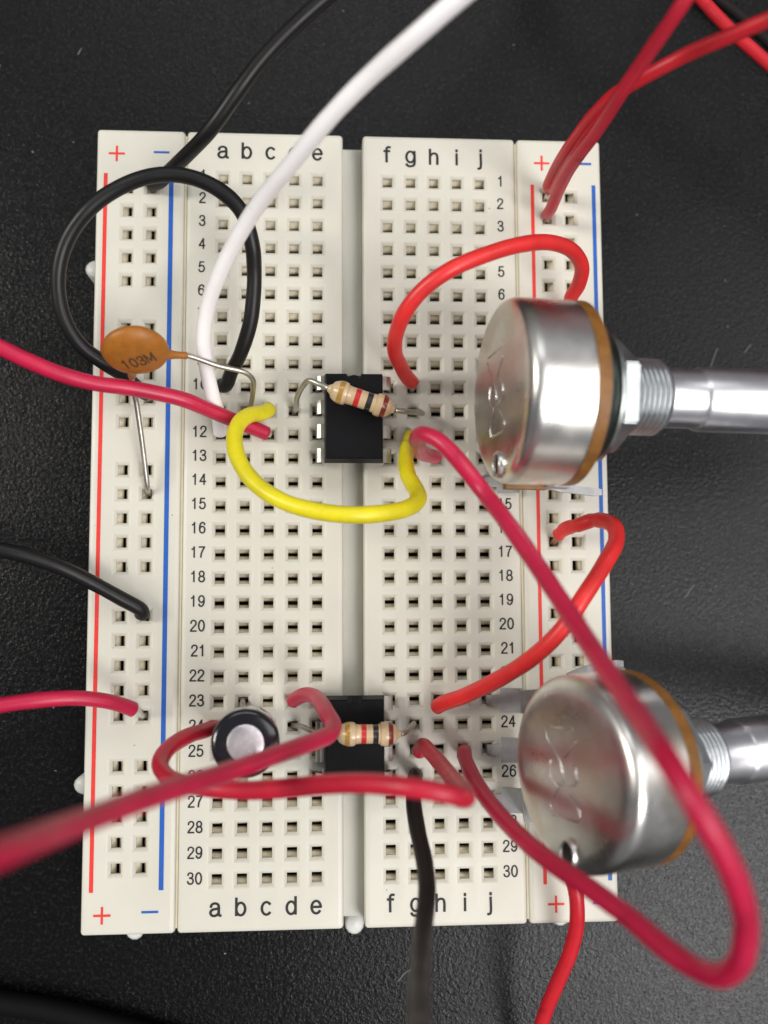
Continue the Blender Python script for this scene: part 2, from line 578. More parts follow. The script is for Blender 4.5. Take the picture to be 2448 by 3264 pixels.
# dark foam backing inside the shells
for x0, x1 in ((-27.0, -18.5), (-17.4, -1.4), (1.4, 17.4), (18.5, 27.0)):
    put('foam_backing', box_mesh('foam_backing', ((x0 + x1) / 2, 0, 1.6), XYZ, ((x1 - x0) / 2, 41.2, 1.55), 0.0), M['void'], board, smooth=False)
# joining lugs
def lug(x, y, dx, dy):
    V, F = [], []
    n = 14
    for z in (0.4, 4.0, 4.3):
        r = 1.02 if z < 4.2 else 0.75
        for k in range(n):
            a = 2 * math.pi * k / n
            V.append((x + r * math.cos(a) * (1.15 if dx else 1), y + r * math.sin(a) * (1.15 if dy else 1), z))
    for i in range(2):
        for k in range(n):
            k2 = (k + 1) % n
            F.append((i * n + k, i * n + k2, (i + 1) * n + k2, (i + 1) * n + k))
    F.append(tuple(range(2 * n, 3 * n)))
    me = mesh('joining_lug', V, F)
    put('joining_lug', me, M['knob'], board)
for x, y, dx, dy in ((-28.35, 28.0, -1, 0), (-28.35, -28.0, -1, 0), (-22.9, -42.85, 0, -1), (0.15, -42.9, 0, -1), (22.4, -42.6, 0, -1)):
    lug(x, y, dx, dy)

# spring contacts: one pair of leaves per group of five holes
def contact(x, y, along, parent, length):
    prof = [(0.54, 7.78), (0.51, 7.66), (0.46, 7.50), (0.36, 7.32), (0.23, 7.15), (0.16, 6.95), (0.20, 6.5), (0.46, 5.4)]
    V, F = [], []
    for sgn in (1, -1):
        jit = random.uniform(-0.05, 0.05)
        for d, z in prof:
            d2 = sgn * (d + (jit if z < 7.7 else 0))
            for e in (-1, 1):
                if along == 'x':
                    V.append((x + e * length / 2, y + d2, z))
                else:
                    V.append((x + d2, y + e * length / 2, z))
        b = len(V) - len(prof) * 2
        for i in range(len(prof) - 1):
            F.append((b + 2 * i, b + 2 * i + 1, b + 2 * i + 3, b + 2 * i + 2))
    me = mesh('contact_strip', V, F)
    return put('contact_strip', me, M['clip'], parent)
for n in range(1, 31):
    contact(COLX['c'], rowy(n), 'x', block_l, 11.6)
    contact(COLX['h'], rowy(n), 'x', block_r, 11.6)
for k in (12, 6, 0, -6, -12):
    for x, p_ in ((LP, rail_l), (LM, rail_l), (RP, rail_r), (RM, rail_r)):
        contact(x, k * P, 'y', p_, 11.6)

# printing
PZ = TOP + 0.012
def strip(name, x0, x1, y0, y1, m, parent):
    put(name, mesh(name, [(x0, y0, PZ), (x1, y0, PZ), (x1, y1, PZ), (x0, y1, PZ)], [(0, 1, 2, 3)]), m, parent, smooth=False)
def plus(x, y, parent):
    a, t = 0.86, 0.12
    V = [(x - a, y - t, PZ), (x - t, y - t, PZ), (x - t, y - a, PZ), (x + t, y - a, PZ), (x + t, y - t, PZ), (x + a, y - t, PZ),
         (x + a, y + t, PZ), (x + t, y + t, PZ), (x + t, y + a, PZ), (x - t, y + a, PZ), (x - t, y + t, PZ), (x - a, y + t, PZ)]
    put('printed_plus', mesh('printed_plus', V, [tuple(range(12))]), M['ink_red'], parent, smooth=False)
strip('printed_red_line', -26.63, -26.22, -37.75, 37.05, M['ink_red'], rail_l)
strip('printed_blue_line', -19.72, -19.24, -37.65, 37.0, M['ink_blue'], rail_l)
strip('printed_red_line', 19.56, 19.94, -38.0, 36.8, M['ink_red'], rail_r)
strip('printed_blue_line', 26.38, 26.80, -37.75, 36.85, M['ink_blue'], rail_r)
for y in (39.25, -40.0):
    plus(-25.3, y, rail_l)
    strip('printed_minus', -21.4, -19.72, y + 0.12, y + 0.36, M['ink_blue'], rail_l)
    plus(20.85, y, rail_r)
    strip('printed_minus', 24.75, 26.4, y - 0.1, y + 0.16, M['ink_blue'], rail_r)
for c in 'abcdefghij':
    dy = {'f': 0.05, 'g': 0.05, 'h': -0.1, 'i': -0.1, 'j': -0.05}.get(c, 0.1)
    pb = block_l if c in 'abcde' else block_r
    print_text('printed_letter', c, COLX[c] - 0.02, 38.95 + dy, PZ, 1.68, pb, M['ink_black'], 1.1)
    print_text('printed_letter', c, COLX[c] - 0.05, -40.35 + dy * 0.5, PZ, 1.68, pb, M['ink_black'], 1.1)
for n in range(1, 31):
    y = rowy(n) + 0.25 - 0.54
    print_text('printed_number', str(n), -16.15, y, PZ, 1.09, block_l, M['ink_black'], 1.06)
    print_text('printed_number', str(n), 16.15, y, PZ, 1.09, block_r, M['ink_black'], 1.06)

# ------------------------------------------------------------------ wires
def wire(label, pts, color, dia=1.5, start=None, end=None, group=None, core='tin', wob=0.035, rf=None):
    """pts: insulation centre line; start/end: hole centre (x, y) the bare core drops into, or None"""
    path = spline(pts, 0.45)
    sd = random.random() * 90
    run = 0.0
    for i in range(1, len(path) - 1):
        run += (path[i] - path[i - 1]).length
        fade = min(1.0, i / 12, (len(path) - 1 - i) / 12)
        path[i] = path[i] + Vector(noise.noise_vector(Vector((run * 0.11, sd, 1.7)))) * 0.13 * fade
    x0, y0, _ = pts[0]
    o = empty('jumper_wire', label, 'wire', (x0, y0, 0), group)
    seed = random.random() * 50
    total = sum((path[i + 1] - path[i]).length for i in range(len(path) - 1))
    def f(L):
        k = 1 + wob * noise.noise(Vector((L * 0.35, seed, 0))) * 1.6
        return k * (rf(L, total) if rf else 1.0)
    put('insulation', tube('insulation', path, dia / 2, 20, f), M[color], o)
    for which, h in ((0, start), (-1, end)):
        if h is None:
            continue
        e = Vector(pts[which])
        prev = path[1] if which == 0 else path[-2]
        d = (e - prev).normalized()
        q = [e - d * 0.6, e + d * 0.15]
        mid = Vector((h[0], h[1], TOP - 0.3))
        if (mid - q[1]).length > 0.8:
            q.append(q[1].lerp(mid, 0.6) + Vector((0, 0, 0.12)))
        q += [mid, Vector((h[0], h[1], TOP - 2.6))]
        put('bare_tip', tube('bare_tip', spline(q, 0.2), 0.32, 10), M[core], o)
    return o

wire('white insulated wire arching from hole a12 up over the top edge of the board',
     [(*hole('a', 12), 9.0), (-13.87, 10.11, 10.50), (-14.21, 11.84, 12.20), (-14.66, 14.37, 14.00), (-14.84, 16.89, 16.00), (-14.29, 19.39, 18.00), (-13.01, 21.66, 20.50), (-11.01, 24.11, 23.50), (-8.68, 26.14, 27.00), (-6.02, 27.60, 31.00), (-2.92, 29.50, 35.00), (0.61, 31.55, 38.50), (3.73, 33.04, 41.50), (6.44, 34.45, 43.50), (9.53, 36.29, 45.00), (13.46, 39.14, 46.00), (30, 60, 44), (48, 90, 30), (60, 125, 1.2)],
     'white', 1.5, start=hole('a', 12))
wire('straight black wire entering the top minus hole of the rail beneath the black loop',
     [(LM, 14 * P + 0.15, 8.9), (-20.57, 35.60, 9.80), (-19.36, 35.81, 11.50), (-17.01, 36.32, 14.50), (-14.33, 37.49, 17.50), (-11.45, 40.35, 19.50), (-8.74, 43.48, 20.50), (-5.72, 46.62, 21.00), (-2.09, 49.59, 21.50), (2.70, 52.79, 22.00), (8.54, 56.32, 22.00), (22, 70, 16), (38, 92, 6), (52, 120, 1)],
     'black', 1.5, start=(LM, 14 * P))
wire('black wire bent into a round loop over the left rail and hole a10',
     [(*hole('a', 10), 8.95), (-13.34, 13.86, 9.60), (-12.65, 15.01, 10.80), (-11.51, 16.54, 12.50), (-10.47, 19.15, 14.00), (-10.08, 21.69, 15.00), (-9.93, 23.95, 16.00), (-10.05, 26.20, 17.50), (-11.10, 29.02, 18.50), (-13.50, 31.01, 19.00), (-16.59, 32.14, 19.00), (-19.66, 32.07, 19.00), (-22.81, 31.07, 18.50), (-25.65, 29.07, 18.00), (-27.91, 26.21, 17.00), (-28.95, 22.95, 16.00), (-28.71, 19.56, 15.00), (-27.30, 16.96, 14.00), (-25.15, 15.37, 12.80), (-23.41, 14.33, 11.20), (-22.18, 13.25, 9.80), (LM + 0.1, 5 * P + 0.25, 9.0)],
     'black', 1.5, start=hole('a', 10), end=(LM, 5 * P))
wire('crimson wire crossing over the left rail past the ceramic capacitor into hole c12',
     [(-110, 48, 1), (-78, 34, 8), (-58, 26, 16), (-43.88, 19.59, 20.00), (-37.98, 17.06, 20.00), (-32.91, 14.85, 20.00), (-30.44, 13.74, 19.50), (-27.66, 12.75, 18.80), (-24.95, 12.16, 18.00), (-22.09, 11.92, 17.20), (-19.42, 11.61, 16.20), (-16.71, 11.15, 15.00), (-14.14, 10.36, 13.00), (-11.64, 9.60, 11.00), (-9.83, 9.05, 9.80), (-9.04, 8.79, 9.30)],
     'crimson', 1.5, end=hole('c', 12))
wire('yellow wire hanging in a wide U below the upper chip from hole c11',
     [(COLX['c'] + 0.05, rowy(11) - 0.02, 9.3), (-9.42, 10.81, 10.30), (-10.61, 10.24, 12.00), (-11.54, 8.92, 14.00), (-11.79, 7.14, 15.50), (-11.18, 4.88, 17.00), (-9.50, 2.56, 18.50), (-6.90, 0.71, 20.00), (-3.80, -0.32, 21.00), (-0.42, -0.75, 21.50), (2.96, -0.45, 20.50), (5.04, 0.20, 19.00), (6.07, 1.18, 17.50), (5.91, 2.33, 16.00), (5.32, 3.75, 14.50), (5.22, 5.80, 12.50), (5.64, 7.87, 10.00), (COLX['g'] - 0.3, rowy(12) + 0.1, 8.9)],
     'yellow', 1.62, start=hole('c', 11), end=hole('g', 12), rf=lambda L, T: 1.0 if T - L > 7 else 0.66 + 0.34 * ((T - L) / 7) ** 0.7)
wire('bright red wire arching from hole g10 across the right rail behind the upper potentiometer',
     [(COLX['g'] - 0.05, rowy(10) + 0.35, 9.3), (5.65, 14.66, 10.50), (4.77, 15.28, 13.00), (3.94, 16.08, 16.00), (3.86, 17.06, 19.00), (4.56, 18.40, 21.50), (6.11, 20.01, 23.00), (8.57, 21.58, 24.00), (11.79, 23.17, 23.50), (15.45, 24.77, 22.00), (18.83, 25.82, 20.00), (21.41, 25.88, 18.00), (23.10, 25.15, 15.50), (23.43, 24.06, 13.00), (23.05, 22.96, 11.00), (RM, 8 * P + 0.3, 9.1)],
     'bright_red', 1.52, start=hole('g', 10), end=(RM, 8 * P))
wire("dark red wire from the right rail's second plus hole, in front of its twin",
     [(RP - 0.25, 13 * P + 0.15, 9.0), (21.03, 32.86, 11.50), (20.86, 33.20, 15.00), (20.84, 33.37, 19.00), (21.14, 33.53, 22.50), (21.60, 33.82, 26.00), (21.89, 34.12, 29.00), (22.27, 34.59, 32.00), (22.93, 35.37, 34.00), (23.49, 36.10, 36.00), (24.11, 36.88, 38.00), (24.78, 37.82, 39.50), (26.13, 39.76, 41.00), (28.31, 42.81, 42.00), (36, 60, 38), (48, 90, 20), (58, 118, 1)],
     'dark_red', 1.25, start=(RP, 13 * P))
wire('red wire from the topmost right plus hole, bending off under its darker twin',
     [(RP, 14 * P + 0.5, 9.1), (21.00, 35.63, 11.00), (20.86, 35.57, 15.00), (20.84, 35.50, 19.00), (21.24, 35.79, 22.00), (21.81, 36.11, 25.00), (22.76, 36.40, 28.00), (24.07, 36.55, 30.00), (25.35, 36.73, 31.50), (26.98, 37.05, 33.00), (28.53, 36.98, 35.00), (30.01, 37.02, 36.50), (31.41, 37.05, 38.00), (33.41, 37.16, 40.00), (36.95, 38.30, 41.00), (52, 46, 34), (76, 62, 14), (98, 80, 1)],
     'red', 1.25, start=(RP, 14 * P))
wire('red wire passing low beneath the two rail wires at the table corner',
     [(10, 96, 1.2), (18, 78, 8), (30.58, 63.23, 14.00), (34.39, 59.63, 13.00), (38.13, 56.48, 12.00), (39.87, 54.52, 12.00), (41.77, 52.57, 12.00), (43.77, 50.73, 12.00), (46.27, 48.38, 12.00), (51.84, 44.22, 11.00), (64, 28, 6), (84, 14, 1)],
     'red', 1.35)
wire('black wire lying on the table alongside the low red wire',
     [(36.19, 72.20, 1.60), (40.65, 67.61, 1.60), (44.43, 63.84, 1.60), (47.57, 61.35, 1.60), (50.80, 58.39, 1.60), (55.24, 54.36, 1.40), (61.68, 49.23, 0.90)],
     'grey_black', 1.4)
wire('black wire coming off the table into the minus hole beside row 20',
     [(-115, 18, 1), (-82, 9, 6), (-62, 4, 12), (-45.40, -0.98, 15.00), (-39.33, -2.32, 15.00), (-34.17, -3.47, 14.80), (-31.60, -4.13, 14.30), (-28.72, -5.24, 13.50), (-25.96, -6.73, 12.30), (-23.46, -8.32, 10.80), (-21.66, -9.51, 9.80), (LM - 0.1, -4 * P + 0.15, 9.2)],
     'black', 1.5, end=(LM, -4 * P))
wire('crimson wire with a stripped silver tip entering the minus hole beside row 24',
     [(-115, -48, 1), (-84, -36, 7), (-63, -28, 13), (-45.01, -20.41, 16.00), (-38.59, -18.95, 16.50), (-33.17, -18.04, 16.50), (-29.52, -17.67, 16.00), (-26.58, -17.69, 15.00), (-24.10, -18.20, 13.50), (-22.69, -18.82, 12.20), (-21.91, -19.30, 11.40)],
     'crimson', 1.5, end=(LM, -8 * P))
wire('crimson wire running high over the lower left board with a sharp hook into hole d23',
     [(-112, -84, 1), (-86, -66, 36), (-54, -43, 67), (-20.24, -19.00, 70.00), (-19.11, -19.25, 66.00), (-17.85, -19.58, 61.00), (-17.03, -20.15, 55.00), (-15.35, -20.53, 48.50), (-12.83, -20.71, 42.00), (-9.76, -20.69, 36.00), (-6.64, -20.50, 31.00), (-3.78, -20.22, 26.50), (-2.41, -19.96, 24.00), (-2.12, -19.47, 22.50), (-2.65, -18.84, 20.50), (-3.17, -18.28, 17.50), (-3.77, -17.93, 14.50), (-4.82, -17.93, 12.00), (-5.75, -18.47, 10.00), (COLX['d'] + 0.05, rowy(23) + 0.1, 9.0)],
     'crimson', 1.5, end=hole('d', 23))
wire('red wire looping round the black can capacitor and folding back into hole g25',
     [(COLX['a'] + 0.3, rowy(24) - 0.2, 9.0), (-14.06, -21.22, 11.00), (-14.74, -21.21, 13.50), (-15.98, -21.25, 16.50), (-17.18, -21.84, 19.50), (-17.43, -22.70, 22.00), (-16.31, -23.38, 24.50), (-13.88, -23.60, 27.00), (-10.45, -23.65, 29.00), (-6.58, -22.94, 32.00), (-2.97, -22.04, 35.00), (0.37, -21.39, 38.00), (3.52, -21.38, 40.00), (5.80, -21.84, 40.00), (7.10, -22.47, 38.50), (7.56, -22.76, 36.00), (7.80, -23.30, 29.00), (7.89, -23.72, 20.00), (7.41, -23.53, 13.50), (6.91, -23.29, 10.80), (COLX['g'] + 0.35, rowy(25) - 0.1, 9.2)],
     'loop_red', 1.5, start=hole('a', 24), end=hole('g', 25))
wire('long crimson wire sweeping round the lower potentiometer from hole i25 to hole h13',
     [(COLX['i'], rowy(25) - 0.1, 9.1), (10.98, -24.30, 12.00), (10.95, -24.95, 15.50), (11.40, -26.02, 20.00), (12.43, -27.20, 25.50), (13.71, -28.20, 30.50), (15.18, -28.98, 34.00), (16.78, -29.63, 37.00), (18.53, -30.50, 40.00), (20.04, -31.56, 43.00), (21.12, -32.01, 45.00), (21.93, -31.75, 47.00), (22.34, -30.21, 49.00), (21.93, -27.51, 51.00), (20.73, -24.86, 53.00), (19.20, -22.16, 54.50), (17.51, -19.45, 55.00), (16.76, -17.35, 53.00), (16.83, -15.56, 48.00), (16.64, -13.13, 42.00), (15.77, -9.90, 37.00), (14.30, -6.21, 33.00), (12.44, -2.35, 29.50), (10.65, 1.12, 26.50), (8.45, 3.95, 26.50), (6.90, 5.57, 26.00), (5.79, 6.19, 25.00), (5.45, 6.22, 22.50), (6.02, 6.28, 18.00), (7.17, 6.28, 12.50), (COLX['h'] - 0.15, rowy(13) + 0.1, 9.0)],
     'crimson', 1.5, start=hole('i', 25), end=hole('h', 13))
wire('bright red wire twisted at its end, from the right plus rail down to hole h23',
     [(COLX['h'] - 0.35, rowy(23) - 0.55, 9.7), (9.15, -19.04, 11.00), (10.92, -18.08, 13.50), (13.69, -16.05, 17.50), (16.19, -13.85, 20.50), (18.34, -11.35, 22.50), (20.48, -8.22, 23.00), (23.22, -5.07, 21.00), (25.07, -2.87, 18.50), (25.32, -1.31, 16.50), (24.11, -0.70, 14.50), (22.77, -1.11, 13.00), (21.98, -1.32, 11.20), (21.51, -1.92, 9.90)],
     'bright_red', 1.58, start=hole('h', 23), end=(RP, -1 * P), core='copper',
     rf=lambda L, T: 1.0 if T - L > 6.5 else 1.0 - 0.10 * (1 - (T - L) / 6.5) - 0.13 * max(0.0, math.sin((T - L) * 2.6)) ** 3)
wire('red wire dropping out from under the lower potentiometer toward the front of the table',
     [(RP, -13 * P, 9.1), (20.54, -33.50, 11.00), (20.80, -34.75, 13.00), (21.46, -36.70, 13.50), (21.82, -39.08, 13.00), (21.95, -41.42, 12.00), (21.59, -44.01, 11.00), (20.63, -47.50, 9.50), (19.83, -50.61, 8.00), (19.34, -53.10, 7.00), (19.02, -59.40, 4.00), (18.35, -64.67, 2.00)],
     'red', 1.5, start=(RP, -13 * P))
wire('black wire leaving hole g26 and rising forward off the front of the board',
     [(COLX['g'], rowy(26) + 0.1, 9.0), (6.07, -26.27, 11.50), (5.69, -26.86, 14.50), (5.41, -27.83, 17.00), (5.46, -29.41, 20.00), (5.71, -31.01, 23.50), (5.61, -32.34, 27.00), (4.95, -33.56, 31.00), (4.08, -33.74, 37.00), (3.13, -32.83, 45.00), (2.31, -31.48, 53.00), (1.59, -30.55, 60.00), (2, -54, 58), (3, -80, 32), (4, -102, 1)],
     'grey_black', 1.5, start=hole('g', 26))
wire('thick black cable lying on the table off the front left corner of the board',
     [(-49.88, -48.73, 1.40), (-42.70, -49.88, 1.40), (-37.40, -51.03, 1.40), (-32.56, -51.94, 1.40), (-27.70, -53.13, 1.40), (-22.81, -54.61, 1.40), (-16.92, -56.60, 1.40), (-8.04, -59.75, 1.40)],
     'cable', 2.4)

# ------------------------------------------------------------------ chips
def chip(label, row0, z=0.0, tilt=0.0, group=None):
    cy = (rowy(row0) + rowy(row0 + 3)) / 2
    o = empty('dual_inline_chip', label, 'chip', (0, cy, TOP), group)
    zt, zb, zm = TOP + 3.9, TOP + 0.5, TOP + 2.05
    W, L = 3.05, 4.6
    # body with drafted sides and an index notch
    V, F = [], []
    def ringc(hx, hy, z_, notch):
        out = []
        out += [(-hx, -hy), (hx, -hy), (hx, hy)]
        n = 8
        for k in range(n + 1):
            a = math.pi * k / n
            out.append((0.75 * math.cos(a), hy - notch * 0.55 * math.sin(a)))
        out.append((-hx, hy))
        return [(x, cy + y, z_) for x, y in out]
    R_ = [ringc(W - 0.28, L - 0.28, zb, 0.0), ringc(W, L, zm - 0.1, 0.0), ringc(W, L, zm + 0.1, 0.0),
          ringc(W - 0.18, L - 0.20, zt - 0.12, 1.0), ringc(W - 0.28, L - 0.30, zt, 1.0)]
    m_ = len(R_[0])
    for r_ in R_:
        V += r_
    for i in range(len(R_) - 1):
        for k in range(m_):
            k2 = (k + 1) % m_
            F.append((i * m_ + k, i * m_ + k2, (i + 1) * m_ + k2, (i + 1) * m_ + k))
    F.append(tuple(reversed(range(m_))))
    F.append(tuple(range((len(R_) - 1) * m_, len(R_) * m_)))
    me = mesh('body', V, F)
    put('body', me, M['epoxy'], o, smooth=False)
    # pin-one end ledge
    put('index_dimple', lathe('index_dimple', (0, cy + L - 0.95, zt - 0.03), (0, 0, 1), [(0, 0.62), (0.05, 0.62), (0.06, 0.5)], 24), M['epoxy'], o)
    for i in range(4):
        for s in (-1, 1):
            y = rowy(row0 + i)
            path = [(s * (W - 0.3), y, zm), (s * 3.42, y, zm), (s * 3.68, y, zm - 0.12), (s * 3.80, y, zm - 0.4), (s * 3.82, y, TOP + 0.65), (s * 3.82, y, TOP + 0.25), (s * 3.81, y, TOP - 2.2)]
            put('pin', ribbon('pin', path, [1.45, 1.45, 1.45, 1.45, 1.2, 0.5, 0.45], 0.26, (0, 1, 0)), M['lead'], o, smooth=False)
    return o
chip('black eight-pin chip straddling the channel at rows 10 to 13', 10)
chip('black eight-pin chip at rows 23 to 26, partly covered by wires', 23)

# ------------------------------------------------------------------ resistors
def resistor(label, a, b, lead_a, lead_b):
    """body axis from a to b (mm, end bulb tips); gold band near a"""
    a, b = Vector(a), Vector(b)
    u = (b - a)
    L = u.length
    o = empty('resistor', label, 'resistor', (a.x, a.y, TOP), None)
    def rad(t):
        # bulbous ends, slimmer middle
        s = t * L
        e = min(s, L - s)
        if e < 0.45:
            return 0.30 + 0.25 * e / 0.45 * 1.2
        if e < 2.0:
            q = (e - 0.45) / 1.55
            return 0.60 + 0.58 * math.sin(math.pi * min(1, q * 0.62 + 0.06)) ** 0.75
        return 0.93 + 0.06 * max(0, (2.4 - e) / 0.4)
    def seg(t0, t1, extra=0.0, n=8):
        return [(L * (t0 + (t1 - t0) * k / n), rad(t0 + (t1 - t0) * k / n) + extra) for k in range(n + 1)]
    body = put('body', lathe('body', a, u, seg(0, 1, 0, 72), 28), M['resistor'], o)
    for name, t0, t1, m_ in (('gold_band', 0.155, 0.225, 'band_gold'), ('red_band', 0.40, 0.475, 'band_red'),
                             ('black_band', 0.575, 0.655, 'band_black'), ('brown_band', 0.805, 0.875, 'band_brown')):
        prof = seg(t0, t1, 0.018)
        prof = [(prof[0][0], prof[0][1] - 0.03)] + prof + [(prof[-1][0], prof[-1][1] - 0.03)]
        put(name, lathe(name, a, u, prof, 28, (False, False)), M[m_], body)
    for p_ in (lead_a, lead_b):
        put('lead', tube('lead', spline(p_, 0.25), 0.29, 10), M['lead'], o)
    return o
r1a, r1b = (-2.70, 12.49, 14.90), (3.97, 10.38, 14.50)
resistor('striped beige resistor tilted across the upper chip from hole d11', r1a, r1b,
         [r1a, (-3.44, 12.82, 14.90), (-4.55, 13.34, 14.40), (-5.18, 13.04, 13.40), (-5.84, 12.25, 11.50), (-6.00, 11.58, 9.50), (*hole('d', 11), 7.2)],
         [r1b, (5.15, 10.38, 13.80), (6.43, 10.60, 12.20), (7.15, 10.78, 10.80), (COLX['g'] + 0.5, rowy(11) - 0.05, 9.0), (*hole('g', 11), 7.2)])
r2a, r2b = (-2.07, -21.45, 14.80), (4.41, -21.53, 14.60)
resistor('striped beige resistor lying level across the lower chip at row 24', r2a, r2b,
         [r2a, (-3.05, -21.60, 14.30), (-4.15, -21.50, 12.80), (-5.17, -21.37, 10.50), (*hole('d', 24), 7.2)],
         [r2b, (4.96, -21.52, 13.50), (5.59, -21.42, 11.50), (6.09, -21.33, 9.60), (*hole('g', 24), 7.2)])

# ------------------------------------------------------------------ disc capacitor
def disc_cap():
    c = Vector((-20.67, 14.90, 19.50))
    o = empty('disc_capacitor', 'orange-brown ceramic disc capacitor standing on two bent leads over the left rail', 'capacitor', (c.x, c.y, TOP))
    nrm = Vector((0.10, -0.90, 0.42)).normalized()
    ex = Vector((1, 0.10, 0.0))
    ex = (ex - nrm * ex.dot(nrm)).normalized()
    ey = nrm.cross(ex)
    RD, RT = 3.12, 1.15
    V, F = [], []
    n, m_ = 40, 18
    def surf(px, py, side):
        q = max(0.0, 1 - (px * px + py * py) / RD ** 2)
        return c + ex * px + ey * py + nrm * side * RT * (q ** 0.62)
    for i in range(m_ + 1):
        ph = math.pi * i / m_
        for k in range(n):
            th = 2 * math.pi * k / n
            s, cz = math.sin(ph), math.cos(ph)
            bulge = 1 + 0.02 * noise.noise(Vector((math.cos(th) * 1.5, math.sin(th) * 1.5, cz)))
            V.append(c + (ex * math.cos(th) + ey * math.sin(th)) * RD * (s ** 0.75) * bulge + nrm * RT * cz)
    for i in range(m_):
        for k in range(n):
            k2 = (k + 1) % n
            F.append((i * n + k, i * n + k2, (i + 1) * n + k2, (i + 1) * n + k))
    body = put('body', mesh('body', V, F), M['ceramic'], o)
    # print on the face
    vs_, fs = text_mesh('103M')
    W_, a = [], math.radians(14)
    for x, y in vs_:
        x, y = x * 1.15, y * 1.25 - 0.5
        px, py = x * math.cos(a) - y * math.sin(a) + 0.25, x * math.sin(a) + y * math.cos(a) - 0.35
        q = math.sqrt(px * px + py * py) / RD
        s = min(0.999, q) ** (1 / 0.75)
        W_.append(c + ex * px + ey * py + nrm * (RT * math.sqrt(max(0, 1 - s * s)) + 0.045))
    put('printed_code', mesh('printed_code', W_, fs), M['cap_ink'], body, smooth=False)
    # coated shoulders and leads
    t1 = [(-19.14, 14.99, 18.00), (-17.93, 15.12, 17.20), (-16.37, 15.25, 16.40)]
    t2 = [(-21.38, 14.27, 17.00), (-21.67, 13.83, 16.00), (-21.91, 13.37, 15.00)]
    for t_ in (t1, t2):
        put('coated_shoulder', tube('coated_shoulder', spline(t_, 0.2), 0.50, 14, lambda L: max(0.72, 1.35 - 0.28 * L)), M['ceramic'], body)
    l1 = [(-17.93, 15.12, 17.20), (-16.37, 15.25, 16.40), (-13.53, 14.52, 15.40), (-10.90, 14.08, 14.40), (-10.24, 13.61, 13.40), (-10.40, 12.62, 11.40), (-10.92, 11.44, 9.00), (*hole('b', 11), 7.0)]
    l2 = [(-21.67, 13.83, 16.00), (-21.91, 13.37, 15.00), (-22.09, 12.38, 13.60), (-21.97, 11.66, 12.80), (-21.82, 9.82, 11.80), (-21.55, 6.46, 10.50), (-21.32, 3.02, 9.20), (LM, 1 * P, 7.0)]
    for l_ in (l1, l2):
        put('lead', tube('lead', spline(l_, 0.25), 0.27, 10), M['lead'], o)
disc_cap()

# ------------------------------------------------------------------ can capacitor
def can_cap():
    b0, t0 = Vector((-10.69, -22.15, 10.60)), Vector((-10.01, -21.11, 21.60))
    u = (t0 - b0)
    H = u.length
    u.normalize()
    o = empty('can_capacitor', 'upright black can capacitor with silver top and grey stripe beside row 25', 'capacitor', (b0.x, b0.y, TOP))
    R_ = 3.05
    prof = [(0, 2.6), (0.1, 2.95), (0.35, R_), (0.9, R_), (1.15, R_ - 0.22), (1.45, R_ - 0.22), (1.7, R_), (H - 0.45, R_), (H - 0.2, R_ - 0.07),
            (H - 0.04, R_ - 0.25), (H + 0.02, R_ - 0.5), (H + 0.02, R_ - 1.35), (H - 0.06, R_ - 1.42)]
    put('sleeve', lathe('sleeve', b0, u, prof, 48, (True, False)), M['sleeve'], o)
    top = [(H - 0.3, R_ - 1.3), (H - 0.07, R_ - 1.39), (H - 0.03, R_ - 1.5), (H - 0.05, 0.9), (H - 0.04, 0.4), (H - 0.04, 0.02)]
    tp = put('vent_top', lathe('vent_top', b0, u, top, 40, (False, True)), M['alu'], o)
    # score lines of the vent
    v = Vector((0, 0, 1)).cross(u)
    v = Vector((1, 0, 0)) if v.length < 1e-4 else v.normalized()
    w = u.cross(v)
    # grey polarity stripe toward the far side
    V, F = [], []
    far = Vector((-0.25, 1, 0))
    far = (far - u * far.dot(u)).normalized()
    sd = u.cross(far)
    n = 10
    for s in (1.8, H * 0.5, H - 0.5, H - 0.22):
        rr = (R_ if s < H - 0.3 else R_ - 0.06) + 0.02
        for k in range(n + 1):
            a = math.radians(-32 + 64 * k / n)
            V.append(b0 + u * s + (far * math.cos(a) + sd * math.sin(a)) * rr)
    for i in range(3):
        for k in range(n):
            F.append((i * (n + 1) + k, i * (n + 1) + k + 1, (i + 2) * (n + 1) - (n - k), (i + 1) * (n + 1) + k))
    put('polarity_stripe', mesh('polarity_stripe', V, F), M['stripe'], o)
    for h in (hole('b', 23), hole('b', 25)):
        s_ = 1.25 if h[1] > b0.y else -1.25
        q = [b0 + far * s_ + u * 0.3, b0 + far * s_ - u * 0.6, Vector((h[0], h[1], TOP + 0.3)), Vector((h[0], h[1], TOP - 2))]
        put('lead', tube('lead', spline(q, 0.25), 0.27, 10), M['lead'], o)
can_cap()

# ------------------------------------------------------------------ potentiometers
LOGO = [[(3.63, -2.7), (3.76, 0.9)], [(3.3, -2.95), (2.6, -2.8), (1.8, -1.9), (1.0, -1.1), (0.0, -0.7), (-0.8, -0.6)],
        [(2.88, 1.34), (2.07, 0.39), (1.18, -0.53)], [(0.85, -2.3), (0.05, -2.6), (-0.75, -2.4), (-1.3, -1.3), (-2.3, -2.1), (-3.0, -2.6), (-3.75, -2.25)],
        [(-3.8, -2.25), (-3.7, 1.1), (-3.3, 1.36), (-2.85, 1.38), (-2.3, 0.8), (-1.6, -0.02)],
        [(-1.1, -1.6), (-1.0, -0.2), (-0.8, 0.9), (-0.2, 1.14), (0.6, 1.1), (0.98, 0.5)]]

